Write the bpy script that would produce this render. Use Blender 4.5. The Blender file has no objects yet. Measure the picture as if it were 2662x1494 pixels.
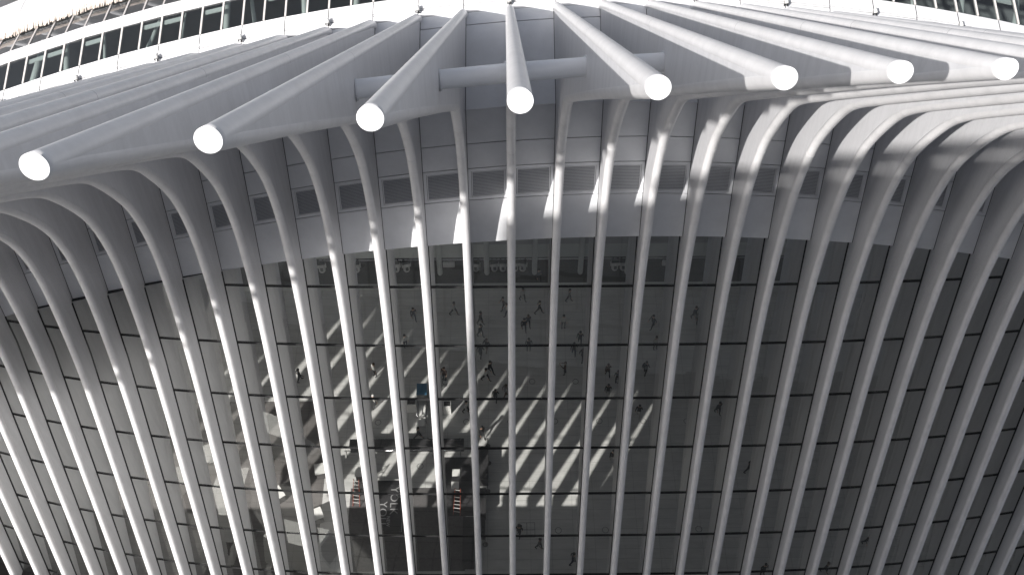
import bpy, bmesh, math, random
from mathutils import Vector, Matrix
from mathutils.geometry import tessellate_polygon
R = math.radians
random.seed(7)
SC = bpy.context.scene
COL = SC.collection
H = 76.0                      # eye height above the hall floor

# ---------------------------------------------------------------- camera
cam = bpy.data.cameras.new('camera'); camo = bpy.data.objects.new('camera', cam); COL.objects.link(camo)
fw = Vector((0.00417, 0.60178, -0.79865)); rt = Vector((0.99996, -0.00864, -0.00129)); up = Vector((0.00768, 0.79861, 0.6018))
camo.matrix_world = Matrix(((rt.x, up.x, -fw.x, 0), (rt.y, up.y, -fw.y, 0), (rt.z, up.z, -fw.z, H), (0, 0, 0, 1)))
cam.sensor_width = 36; cam.lens = 3000 / 2662 * 36; cam.clip_start = .1; cam.clip_end = 2000
SC.camera = camo

# ---------------------------------------------------------------- sky, sun, exposure
SUN_DIR = Vector((-1.8, -2.31, 2.12)).normalized()          # towards the sun
elev = math.asin(SUN_DIR.z); az = math.atan2(SUN_DIR.x, SUN_DIR.y)
w = bpy.data.worlds.new('World'); SC.world = w; w.use_nodes = True
nt = w.node_tree; bg = nt.nodes['Background']
sky = nt.nodes.new('ShaderNodeTexSky'); sky.sky_type = 'NISHITA'; sky.sun_disc = False
sky.sun_elevation = elev; sky.sun_rotation = az; sky.air_density = .8; sky.dust_density = 2.5; sky.ozone_density = .6
desat = nt.nodes.new('ShaderNodeHueSaturation'); desat.inputs['Saturation'].default_value = .45
nt.links.new(sky.outputs[0], desat.inputs['Color']); nt.links.new(desat.outputs[0], bg.inputs[0])
bg.inputs[1].default_value = .1
sl = bpy.data.lights.new('sun', 'SUN'); sl.energy = 3.8; sl.angle = R(.55); sl.color = (1, .965, .93)
so = bpy.data.objects.new('sun', sl); COL.objects.link(so)
so.rotation_euler = SUN_DIR.to_track_quat('Z', 'Y').to_euler(); so.location = (-30, -30, 100)
SC.view_settings.view_transform = 'Standard'; SC.view_settings.look = 'None'; SC.view_settings.gamma = 1
SC.view_settings.exposure = .88
try:
    SC.cycles.max_bounces = 10; SC.cycles.transparent_max_bounces = 16
    SC.cycles.diffuse_bounces = 5
except Exception: pass

# ---------------------------------------------------------------- materials
def mat(name, col, rough=.5, metal=0., noise=.0, scale=2., bump=0., streak=False, spec=.5, grain=0., stretch=None, rnd=0.):
    m = bpy.data.materials.new(name); m.use_nodes = True
    t = m.node_tree; b = t.nodes['Principled BSDF']
    b.inputs['Base Color'].default_value = (*col, 1); b.inputs['Roughness'].default_value = rough
    b.inputs['Metallic'].default_value = metal; b.inputs['Specular IOR Level'].default_value = spec
    if noise or bump:
        tc = t.nodes.new('ShaderNodeTexCoord'); mp = t.nodes.new('ShaderNodeMapping')
        mp.inputs['Scale'].default_value = stretch or ((3, 3, .35) if streak else (1, 1, 1))
        n = t.nodes.new('ShaderNodeTexNoise'); n.inputs['Scale'].default_value = scale; n.inputs['Detail'].default_value = 8
        n.inputs['Roughness'].default_value = .65
        t.links.new(tc.outputs['Object'], mp.inputs[0]); t.links.new(mp.outputs[0], n.inputs[0])
        if noise:
            r = t.nodes.new('ShaderNodeValToRGB'); e = r.color_ramp.elements
            e[0].position = .32; e[1].position = .62
            e[0].color = (*[c * (1 - noise) for c in col], 1); e[1].color = (*[min(1, c * (1 + noise * .25)) for c in col], 1)
            t.links.new(n.outputs[0], r.inputs[0])
            out = r.outputs[0]
            if grain:
                n2 = t.nodes.new('ShaderNodeTexNoise'); n2.inputs['Scale'].default_value = scale * 9; n2.inputs['Detail'].default_value = 4
                t.links.new(tc.outputs['Object'], n2.inputs[0])
                mx = t.nodes.new('ShaderNodeMix'); mx.data_type = 'RGBA'; mx.blend_type = 'MULTIPLY'; mx.inputs[0].default_value = grain
                t.links.new(out, mx.inputs[6]); t.links.new(n2.outputs[0], mx.inputs[7]); out = mx.outputs[2]
            if rnd:
                oi = t.nodes.new('ShaderNodeObjectInfo'); mr = t.nodes.new('ShaderNodeMapRange'); mr.inputs[3].default_value = 1 - rnd; mr.inputs[4].default_value = 1.0
                t.links.new(oi.outputs['Random'], mr.inputs[0]); m2 = t.nodes.new('ShaderNodeMix'); m2.data_type = 'RGBA'; m2.blend_type = 'MULTIPLY'; m2.inputs[0].default_value = 1
                t.links.new(out, m2.inputs[6]); t.links.new(mr.outputs[0], m2.inputs[7]); out = m2.outputs[2]
            t.links.new(out, b.inputs['Base Color'])
        if bump:
            bp = t.nodes.new('ShaderNodeBump'); bp.inputs['Strength'].default_value = bump; bp.inputs['Distance'].default_value = .01
            t.links.new(n.outputs[0], bp.inputs['Height']); t.links.new(bp.outputs[0], b.inputs['Normal'])
    return m

M_PAINT = mat('rib_paint', (.64, .64, .655), .38, noise=.10, scale=.9, streak=True, grain=.12, rnd=.05)
M_TUBE = mat('tube_paint', (.64, .635, .64), .36, noise=.10, scale=1.6)
M_CAP = mat('cap_paint', (.74, .74, .75), .55, noise=.08, scale=5)
M_PANEL = mat('panel_paint', (.71, .72, .74), .34, noise=.10, scale=.7, rnd=.10)
M_FASCIA = mat('fascia_paint', (.62, .62, .63), .45, noise=.05, scale=.8)
M_LOUVRE = mat('louvre_paint', (.44, .45, .47), .5, noise=.06)
M_BLACK = mat('gasket', (.012, .012, .013), .7)
M_JOINT = mat('joint_line', (.16, .16, .165), .7)
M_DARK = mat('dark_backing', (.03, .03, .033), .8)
M_IN = mat('interior_paint', (.62, .64, .61), .55, noise=.08, scale=.6)
M_INW = mat('interior_wall', (.45, .45, .45), .7, noise=.1, scale=.4)
M_MULL = mat('mullion', (.55, .52, .50), .4)
M_BRUSH = mat('brush_seal', (.62, .54, .48), .9, noise=.35, scale=30, stretch=(4, .2, .2))
M_LAMP = mat('stage_lamp_shell', (.62, .62, .60), .35)
M_LAMPD = mat('stage_lamp_dark', (.03, .03, .03), .4)
M_CHROME = mat('chrome', (.6, .6, .62), .2, metal=1)
M_BLUE = mat('blue_top', (.05, .16, .27), .4)
M_WHITE = mat('white_laminate', (.75, .75, .73), .45)
M_ORANGE = mat('orange_rail', (.38, .085, .05), .5)
M_CNT = mat('dark_counter', (.035, .034, .036), .5, noise=.3, scale=4)
M_CNT2 = mat('grey_mat', (.11, .105, .105), .8, noise=.25, scale=5)
M_LET = mat('letters', (.34, .34, .34), .5)
M_ASPH = mat('asphalt', (.07, .068, .066), .9, noise=.3, scale=.8, grain=.4)
M_TOWER = mat('tower_bounce_facade', (.74, .75, .77), .35, noise=.1)  # pale facade colour set to bounce fill light onto the lower ribs
M_TOWERF = mat('tower_frame', (.45, .45, .46), .5)
M_GRASS = None

def tiles(name, col, tx, ty, mortar=.02, dark=.5, rough=.35, noise=.12):
    m = bpy.data.materials.new(name); m.use_nodes = True; t = m.node_tree; b = t.nodes['Principled BSDF']
    tc = t.nodes.new('ShaderNodeTexCoord'); br = t.nodes.new('ShaderNodeTexBrick')
    br.inputs['Scale'].default_value = 1; br.inputs['Brick Width'].default_value = tx; br.inputs['Row Height'].default_value = ty
    br.inputs['Mortar Size'].default_value = mortar; br.inputs['Mortar Smooth'].default_value = .1
    br.inputs['Color1'].default_value = (*col, 1); br.inputs['Color2'].default_value = (*[c * .93 for c in col], 1)
    br.inputs['Mortar'].default_value = (*[c * dark for c in col], 1); br.offset = 0
    n = t.nodes.new('ShaderNodeTexNoise'); n.inputs['Scale'].default_value = .9; n.inputs['Detail'].default_value = 9; n.inputs['Roughness'].default_value = .7
    mp = t.nodes.new('ShaderNodeMapping'); mp.inputs['Scale'].default_value = (.6, 2.4, 1)
    rp = t.nodes.new('ShaderNodeValToRGB'); rp.color_ramp.elements[0].position = .3; rp.color_ramp.elements[1].position = .7
    rp.color_ramp.elements[0].color = (1 - noise * 2, 1 - noise * 2, 1 - noise * 2, 1)
    mx = t.nodes.new('ShaderNodeMix'); mx.data_type = 'RGBA'; mx.blend_type = 'MULTIPLY'; mx.inputs[0].default_value = 1
    t.links.new(tc.outputs['Object'], br.inputs[0]); t.links.new(tc.outputs['Object'], mp.inputs[0]); t.links.new(mp.outputs[0], n.inputs[0])
    t.links.new(n.outputs[0], rp.inputs[0]); t.links.new(br.outputs[0], mx.inputs[6]); t.links.new(rp.outputs[0], mx.inputs[7])
    t.links.new(mx.outputs[2], b.inputs['Base Color']); b.inputs['Roughness'].default_value = rough
    return m
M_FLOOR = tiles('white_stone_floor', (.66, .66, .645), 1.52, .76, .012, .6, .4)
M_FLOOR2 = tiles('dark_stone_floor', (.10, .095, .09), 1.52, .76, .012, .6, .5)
M_FLOOR3 = tiles('stripe_dimming_tiles', (.17, .16, .155), 1.52, .76, .012, .5, .5)
M_PLAZA = tiles('plaza_paving', (.27, .265, .26), 2.4, 1.6, .05, .35, .8, .2)

def glassmat(name, tint, ior=1.5, rough=.0, boost=1., base=0., gcol=(.95, .97, 1)):
    m = bpy.data.materials.new(name); m.use_nodes = True; t = m.node_tree
    for n in list(t.nodes):
        if n.type != 'OUTPUT_MATERIAL': t.nodes.remove(n)
    out = [n for n in t.nodes if n.type == 'OUTPUT_MATERIAL'][0]
    tr = t.nodes.new('ShaderNodeBsdfTransparent'); tr.inputs[0].default_value = (*tint, 1)
    gl = t.nodes.new('ShaderNodeBsdfGlossy'); gl.inputs['Roughness'].default_value = rough; gl.inputs[0].default_value = (*gcol, 1)
    fr0 = t.nodes.new('ShaderNodeLayerWeight'); fr0.inputs[0].default_value = .5
    fr = t.nodes.new('ShaderNodeMath'); fr.operation = 'POWER'; fr.inputs[1].default_value = 4.5; t.links.new(fr0.outputs['Facing'], fr.inputs[0])
    mu = t.nodes.new('ShaderNodeMath'); mu.operation = 'MULTIPLY_ADD'; mu.inputs[1].default_value = boost; mu.inputs[2].default_value = base + .05; mu.use_clamp = True
    mx = t.nodes.new('ShaderNodeMixShader')
    t.links.new(fr.outputs[0], mu.inputs[0]); t.links.new(mu.outputs[0], mx.inputs[0]); t.links.new(tr.outputs[0], mx.inputs[1]); t.links.new(gl.outputs[0], mx.inputs[2])
    t.links.new(mx.outputs[0], out.inputs[0]); return m
M_GLASS = glassmat('wall_glass', (.98, .985, .97), 1.5, boost=1., base=.10, gcol=(.98, 1, .96))
M_SKYL = glassmat('skylight_glass', (.52, .56, .56), 1.5, boost=1.4)
M_SKYL2 = glassmat('upper_skylight_glass', (.62, .64, .63), 1.55, boost=1.8)

# ---------------------------------------------------------------- helpers
def wz(z): return z + H
def link(name, bm, m, parent=None, smooth=False, mats=None):
    me = bpy.data.meshes.new(name); bm.to_mesh(me); bm.free()
    for mm in (mats or [m]): me.materials.append(mm)
    if smooth:
        for p in me.polygons: p.use_smooth = True
    o = bpy.data.objects.new(name, me); COL.objects.link(o)
    if parent is not None: o.parent = parent
    return o
def thing(name, label, cat, loc=(0, 0, 0), group=None, rz=0):
    o = bpy.data.objects.new(name, None); COL.objects.link(o); o.location = loc; o.rotation_euler = (0, 0, rz)
    o.empty_display_size = .3
    o['label'] = label; o['category'] = cat
    if group: o['group'] = group
    return o
def tag(o, label, cat, group=None):
    o['label'] = label; o['category'] = cat
    if group: o['group'] = group
    return o
def struct(o): o['kind'] = 'structure'; return o
def quad(bm, a, b, c, d):
    vs = [bm.verts.new(v) for v in (a, b, c, d)]; return bm.faces.new(vs)
def slab(bm, a, b, c, d, n, th):
    """four corners, extruded th along -n (n outwards)"""
    P = [Vector(v) for v in (a, b, c, d)]; Q = [p - Vector(n) * th for p in P]
    v = [bm.verts.new(p) for p in P] + [bm.verts.new(p) for p in Q]
    for f in ((0, 1, 2, 3), (7, 6, 5, 4), (0, 4, 5, 1), (1, 5, 6, 2), (2, 6, 7, 3), (3, 7, 4, 0)): bm.faces.new([v[i] for i in f])
def box(bm, c, s, rot=None):
    r = bmesh.ops.create_cube(bm, size=1)['verts']
    for v in r:
        p = Vector((v.co.x * s[0], v.co.y * s[1], v.co.z * s[2]))
        if rot is not None: p = rot @ p
        v.co = p + Vector(c)
    return r
def tube(bm, pts, r, seg=16, caps=True):
    """round tube through 3-D points; r number or list"""
    P = [Vector(p) for p in pts]; n = len(P); rings = []
    ref = None
    for i, p in enumerate(P):
        d = (P[min(i + 1, n - 1)] - P[max(i - 1, 0)]).normalized()
        if ref is None:
            ref = Vector((1, 0, 0)) if abs(d.x) < .9 else Vector((0, 0, 1))
        a = (ref - d * ref.dot(d)).normalized(); b = d.cross(a)
        ref = a
        rr = r[i] if isinstance(r, (list, tuple)) else r
        rings.append([bm.verts.new(p + (a * math.cos(2 * math.pi * j / seg) + b * math.sin(2 * math.pi * j / seg)) * rr) for j in range(seg)])
    for i in range(n - 1):
        for j in range(seg):
            bm.faces.new((rings[i][j], rings[i][(j + 1) % seg], rings[i + 1][(j + 1) % seg], rings[i + 1][j]))
    if caps:
        bm.faces.new(list(reversed(rings[0]))); bm.faces.new(rings[-1])
    bm.normal_update()
def cyl(bm, a, b, r, seg=16, r2=None): tube(bm, [a, b], [r, r if r2 is None else r2], seg)
def fixn(bm): bmesh.ops.recalc_face_normals(bm, faces=bm.faces)

# ---------------------------------------------------------------- the rib geometry (metres, measured section by section)
S = 1.8
def XK(k): return (k + .1) * S
def ZA(k): q = max(k - 2.5, -26); return -29.2 - .0245 * q * q - min(.3, .03 * abs(q))
YA = 35.8
def ZM(k): return ZA(k) - 1.45
YM = 31.9
def ZB(k): return -36.95 - .0245 * max(k - 3, -20) ** 2
YB = 30.5
def NK(k): q = max(k - 2.5, -26); return -24.95 - .032 * q * q
def OF(z, k): return .00031 * min(abs(k - 2), 20) ** 3.2 * min(1, max(0, (-30 - z) / 15))     # the wall bows back towards both ends
def YG(z, k): return 30.6 + .2394 * (z + 38.7) + OF(z, k)
def YL(z): return 28.9 + .222 * (z + 40.4)
def YBk(k): return 30.45 + .0026 * min(abs(k - 3), 20) ** 2
def TIP(k): y = 10.6 + .56 * k; q = max(k - 2.5, -26); return (y, -28.9 - .0245 * q * q + .75 * (YA - y))
ZBOT = -64.0
SEAMS = [-40.13, -43.50, -46.82, -50.14, -53.46, -56.75, -60.02, -63.2]

def catmull(pts, n=4):
    out = []
    for i in range(len(pts) - 1):
        p0 = pts[max(i - 1, 0)]; p1 = pts[i]; p2 = pts[i + 1]; p3 = pts[min(i + 2, len(pts) - 1)]
        for s in range(n):
            t = s / n
            out.append(tuple(.5 * ((2 * p1[j]) + (-p0[j] + p2[j]) * t + (2 * p0[j] - 5 * p1[j] + 4 * p2[j] - p3[j]) * t * t + (-p0[j] + 3 * p1[j] - 3 * p2[j] + p3[j]) * t ** 3) for j in range(2)))
    out.append(pts[-1]); return out
def lower_line(k):
    h = NK(k); C = TIP(k)
    n0 = (26.2, h)
    pts = [(C[0] + (n0[0] - C[0]) * t, C[1] + (n0[1] - C[1]) * t + .25 * t * (1 - t)) for t in (0, .15, .3, .45, .6, .75, .9)]
    sh = [(26.2, 0), (26.9, -.9), (27.8, -2.5), (28.6, -4.2), (29.0, -5.6), (29.25, -7.2)]
    def shp(dz):
        q = sh + [(29.35, -9.0), (29.35, -60)]
        for (ya, za), (yb, zb_) in zip(q, q[1:]):
            if za >= dz >= zb_: return ya + (yb - ya) * (za - dz) / (za - zb_)
        return 29.35
    def smin(a, b, kk=.4):
        m = min(a, b); return m - kk * math.log(math.exp(-(a - m) / kk) + math.exp(-(b - m) / kk))
    for dz in (0, -.9, -1.7, -2.5, -3.3, -4.2, -5.2, -6.4, -7.8):
        pts.append((smin(shp(dz), YL(h + dz) + .06) + OF(h + dz, k), h + dz))
    zs = h - 9.5
    while zs > ZBOT + .5: pts.append((smin(29.35, YL(zs) + .04) + OF(zs, k), zs)); zs -= 2.2
    pts.append((YL(ZBOT) + OF(ZBOT, k), ZBOT))
    out = pts[:5] + catmull(pts[5:], 5)
    for _ in range(int(min(22, 3 * abs(k - 1)))):
        out = out[:3] + [tuple(.25 * a[j] + .5 * b[j] + .25 * c[j] for j in range(2)) for a, b, c in zip(out[2:], out[3:], out[4:])] + out[-1:]
    return out
def upper_line(k):
    C = TIP(k); A = (YA, ZA(k))
    d = Vector((C[0] - A[0], C[1] - A[1])); L = d.length; d /= L
    a = Vector(A)
    pts = [tuple(a + d * (L * t)) for t in (.03, .08, .2, .4, .6, .8, .9, 1)]
    return [(A[0] + .06, A[1] - .55), (A[0] + .02, A[1] - .25), (A[0] - .12, A[1] + .0), (A[0] - .4, A[1] + .24)] + pts
TR = .166
ORD = ['', 'first', 'second', 'third', 'fourth', 'fifth', 'sixth', 'seventh', 'eighth', 'ninth', 'tenth', 'eleventh', 'twelfth', 'thirteenth', 'fourteenth',
       'fifteenth', 'sixteenth', 'seventeenth', 'eighteenth', 'nineteenth', 'twentieth', 'twenty-first', 'twenty-second', 'twenty-third', 'twenty-fourth', 'twenty-fifth', 'twenty-sixth', 'twenty-seventh', 'twenty-eighth']
def rib_where(k):
    if k == 0: return 'central rib seen edge-on'
    return '%s rib %s of the edge-on rib' % (ORD[abs(k)], 'left' if k < 0 else 'right')
def rib_label(k):
    if k == 0: return 'white steel rib seen edge-on, its round tip lowest in the middle of the fan'
    if k == -3: return 'white steel rib with the leftmost round white end, third left of the central rib'
    if k == 4: return 'white steel rib whose round end is cut by the right edge, fourth right of centre'
    if -3 < k < 4: return 'white steel rib with round capped tip, %s %s of the edge-on rib' % (ORD[abs(k)], 'left' if k < 0 else 'right')
    return 'white curved steel rib, tip out of view, %s %s of the edge-on rib' % (ORD[abs(k)], 'left' if k < 0 else 'right')
KMIN, KMAX = -28, 20
RIB = {}
for k in range(KMIN, KMAX + 1):
    X = XK(k); up_, lo = upper_line(k), lower_line(k)
    t = thing('steel_rib', rib_label(k), 'rib', (X, YA, wz(ZA(k))), 'white steel ribs fanning out over the glass wall')
    ox = Vector((0, YA, ZA(k)))
    L3 = lambda y, z, x=0: Vector((x, y, z)) - ox
    bm = bmesh.new(); tube(bm, [L3(*p) for p in up_], TR, 20, False); link('upper_tube', bm, M_TUBE, t, True)
    bm = bmesh.new(); tube(bm, [L3(*p) for p in lo], TR, 20, False); link('lower_tube', bm, M_TUBE, t, True)
    # web plate between both tubes, the wall line and, below the cladding, the inner edge of the rib
    zb = ZB(k)
    poly = list(up_[2:]) + list(lo[1:])
    poly += [(YG(ZBOT, k) + .4, ZBOT), (YG(-55, k) + 1.9, -55), (YG(-48, k) + 2.7, -48), (YG(zb, k) + 3.0, zb), (YBk(k) + .9, zb + .3), (YM + .5, ZM(k) - .3), (YA + .15, ZA(k) - .8)]
    bm = bmesh.new(); th = .075
    TC = TIP(k)
    def thk(y, z): return .078 + .082 * min(1, max(0, (z - (NK(k) - 4.5)) / 3.5))
    va = [bm.verts.new(L3(y, z, thk(y, z))) for y, z in poly]; vb = [bm.verts.new(L3(y, z, -thk(y, z))) for y, z in poly]
    n = len(poly)
    for i in range(n): bm.faces.new((va[i], va[(i + 1) % n], vb[(i + 1) % n], vb[i]))
    for tri in tessellate_polygon([[Vector((y, z, 0)) for y, z in poly]]):
        try: bm.faces.new([va[i] for i in tri]); bm.faces.new([vb[i] for i in reversed(tri)])
        except ValueError: pass
    fixn(bm)
    link('rib_web', bm, M_PAINT, t)
    # round end cap square to the upper tube
    C = Vector((0, *TIP(k))); d = Vector((0, *up_[-1])) - Vector((0, *up_[-2])); d.normalize()
    if k < -3: pass
    bm = bmesh.new(); c0 = C - ox
    nC = Vector((0, -.955, .297)); ring0 = []; ring1 = []
    for j in range(48):
        a = 2 * math.pi * j / 48; pr = Vector((1, 0, 0)) * math.cos(a) * TR + Vector((0, -d.z, d.y)) * math.sin(a) * TR
        s1 = -(pr.dot(nC)) / d.dot(nC); ring1.append(bm.verts.new(c0 + pr + d * (s1 + .16))); ring0.append(bm.verts.new(c0 + pr - d * .01))
    for j in range(48): bm.faces.new((ring0[j], ring0[(j + 1) % 48], ring1[(j + 1) % 48], ring1[j]))
    capf = bm.faces.new(ring1); fixn(bm)
    for f_ in bm.faces: f_.smooth = f_ is not capf
    o = link('end_cap', bm, M_TUBE, t, mats=[M_TUBE, M_CAP]); o.data.polygons[48].material_index = 1
    # groove and cross joints on the fin beside the glass
    bm = bmesh.new()
    for sx in (-1, 1):
        xs = sx * (th + .002); g0 = Vector((xs, YG(ZBOT, k) - .42, ZBOT)) - ox; g1 = Vector((xs, YG(zb, k) - .42, zb - .25)) - ox
        wq = Vector((0, .016, .004)); quad(bm, g0, g0 + wq, g1 + wq, g1)
        for zq in SEAMS:
            if zq < zb - .6: 
                q0 = Vector((xs, YG(zq, k) - .04, zq)) - ox; q1 = Vector((xs, YL(zq) + OF(zq, k) + .17, zq)) - ox; wq2 = Vector((0, 0, .016)); quad(bm, q0, q1, q1 + wq2, q0 + wq2)
    link('fin_joints', bm, M_JOINT, t)
    # clamp ring where the lower tube sections are welded
    bm = bmesh.new()
    for q in (len(lo) // 3 + 1,):
        p0 = Vector((0, *lo[q])) - ox; p1 = Vector((0, *lo[q + 1])) - ox; dd = (p1 - p0).normalized()
        tube(bm, [p0 - dd * .02, p0 + dd * .02], TR + .006, 20, True)
    link('weld_ring', bm, M_PAINT, t, True)
    bm = bmesh.new(); ua, ub = Vector((0, *up_[4])) - ox, Vector((0, *up_[-1])) - ox
    pc = ua + (ub - ua) * (.58 + .05 * math.sin(k * 2.3)); tube(bm, [pc - d * .007, pc + d * .007], TR + .0025, 20, False); link('weld_seam', bm, M_JOINT, t, True)
    RIB[k] = t

# brace tube threading the blades
bm = bmesh.new(); pts = []
for k in range(-12, 13):
    C = TIP(k); tt = .655; y = YA + (C[0] - YA) * tt; z = ZA(k) + (C[1] - ZA(k)) * tt - .85
    pts.append((XK(k), y, wz(z)))
tube(bm, pts, .22, 20); o = link('brace_tube', bm, M_PANEL, None, True)
tag(o, 'thick horizontal grey tube threading through the fanned blades near their tips', 'brace')
for i_ in range(8, 17):
    a_, b_ = Vector(pts[i_]), Vector(pts[i_ + 1]); dv = (b_ - a_).normalized()
    for sg_ in (-1, 1):
        bm = bmesh.new(); pm = a_ + dv * sg_ * .165; tube(bm, [pm - dv * .018, pm + dv * .018], .262, 24); link('collar', bm, M_PANEL, o, False)

# ---------------------------------------------------------------- cladding wall between the ribs, with vents
K0, K1 = -22, 20
clad = thing('cladding_wall', 'grey metal cladding band between the ribs, above the dark glass', 'wall', (0, YB, wz(-37)))
cl = Vector((0, YB, wz(-37)))
def wallpt(k, s):
    """s metres above the lower edge along the slope (kink M reached at the end)"""
    B = Vector((YBk(k), ZB(k))); M = Vector((YM, ZM(k))); L = (M - B).length
    f = s / 6.45 if s <= 6.45 else 1 + (s - 6.45)
    return B + (M - B) * min(f, 1)
def P3(k, yz, dx=0): return Vector((XK(k) + dx, yz[0], wz(yz[1])))
nW = Vector((0, -.976, .216)); gap = .03; e = .10
rows = [(0 + .0, 2.16), (3.74, 4.86), (4.90, 6.42)]
for k in range(K0, K1):
    bmB = bmesh.new()
    for s0, s1 in rows:
        slab(bmB, P3(k, wallpt(k, s0), e) - cl, P3(k + 1, wallpt(k + 1, s0), -e) - cl, P3(k + 1, wallpt(k + 1, s1), -e) - cl, P3(k, wallpt(k, s1), e) - cl, nW, .06)
    fixn(bmB); link('cladding_panel', bmB, M_PANEL, clad)
    # upper shoulder panel M -> A, two pieces
    bmB = bmesh.new()
    a0 = Vector((YM - .07, ZM(k) + .05)); a1 = Vector((YA - .0, ZA(k))); b0 = Vector((YM - .07, ZM(k + 1) + .05)); b1 = Vector((YA, ZA(k + 1)))
    nS = Vector((0, -.36, .93))
    for f0_, f1_ in ((0, .86), (.868, .995)):
        slab(bmB, P3(k, a0 + (a1 - a0) * f0_, e) - cl, P3(k + 1, b0 + (b1 - b0) * f0_, -e) - cl, P3(k + 1, b0 + (b1 - b0) * f1_, -e) - cl, P3(k, a0 + (a1 - a0) * f1_, e) - cl, nS, .07)
    fixn(bmB); link('shoulder_panel', bmB, M_PANEL, clad)
# dark backing behind the joints
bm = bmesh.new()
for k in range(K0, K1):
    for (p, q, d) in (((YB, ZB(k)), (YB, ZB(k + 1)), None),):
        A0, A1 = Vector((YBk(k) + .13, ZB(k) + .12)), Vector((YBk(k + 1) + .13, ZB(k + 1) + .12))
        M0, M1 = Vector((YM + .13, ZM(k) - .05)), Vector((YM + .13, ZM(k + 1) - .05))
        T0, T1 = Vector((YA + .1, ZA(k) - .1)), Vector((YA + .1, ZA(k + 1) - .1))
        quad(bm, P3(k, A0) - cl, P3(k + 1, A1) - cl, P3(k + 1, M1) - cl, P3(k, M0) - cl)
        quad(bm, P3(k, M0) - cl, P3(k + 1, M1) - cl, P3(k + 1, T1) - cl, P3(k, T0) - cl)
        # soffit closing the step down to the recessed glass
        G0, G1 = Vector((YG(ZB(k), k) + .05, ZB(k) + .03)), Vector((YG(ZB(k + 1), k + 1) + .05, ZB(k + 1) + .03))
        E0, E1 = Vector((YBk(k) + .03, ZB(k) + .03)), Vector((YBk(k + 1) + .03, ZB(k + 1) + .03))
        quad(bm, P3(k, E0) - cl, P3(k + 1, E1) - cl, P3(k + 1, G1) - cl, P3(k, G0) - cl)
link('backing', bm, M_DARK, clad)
# vents
for k in range(K0, K1):
    lab = 'slatted grey vent just right of the %s' % rib_where(k)
    base = P3(k, wallpt(k, 2.2))
    v = thing('louvre_vent', lab.replace('ribs', 'rib'), 'vent', base, 'louvred vents in a row above the glass')
    def LP(fx, s, out=0):
        a = P3(k, wallpt(k, s), e); b = P3(k + 1, wallpt(k + 1, s), -e)
        return a + (b - a) * fx + nW * out - base
    s0, s1 = 2.20, 3.70; bm = bmesh.new(); fx = .075; fs = .12
    for (x0, x1, z0, z1) in ((0, 1, s0, s0 + fs), (0, 1, s1 - fs, s1), (0, fx, s0 + fs, s1 - fs), (1 - fx, 1, s0 + fs, s1 - fs)):
        slab(bm, LP(x0, z0), LP(x1, z0), LP(x1, z1), LP(x0, z1), nW, .05)
    fi = .012
    for (x0, x1, z0, z1) in ((fx + .01, 1 - fx - .01, s0 + fs + .015, s0 + fs + .05), (fx + .01, 1 - fx - .01, s1 - fs - .05, s1 - fs - .015),
                             (fx + .01, fx + .035, s0 + fs + .05, s1 - fs - .05), (1 - fx - .035, 1 - fx - .01, s0 + fs + .05, s1 - fs - .05)):
        slab(bm, LP(x0, z0, .0), LP(x1, z0, .0), LP(x1, z1, .0), LP(x0, z1, .0), nW, .04)
    fixn(bm); link('vent_frame', bm, M_PANEL, v)
    bm = bmesh.new(); N = 16
    for i in range(N):
        z = s0 + fs + .06 + (s1 - s0 - 2 * fs - .12) * (i + .5) / N; hgt = (s1 - s0 - 2 * fs - .12) / N
        a, b, c, d = LP(fx + .04, z - hgt * .3, .0), LP(1 - fx - .04, z - hgt * .3, .0), LP(1 - fx - .04, z + hgt * .2, -.03), LP(fx + .04, z + hgt * .2, -.03)
        slab(bm, a, b, c, d, Vector((0, -.7, .7)), .006)
    fixn(bm); link('slats', bm, M_LOUVRE, v)

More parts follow.
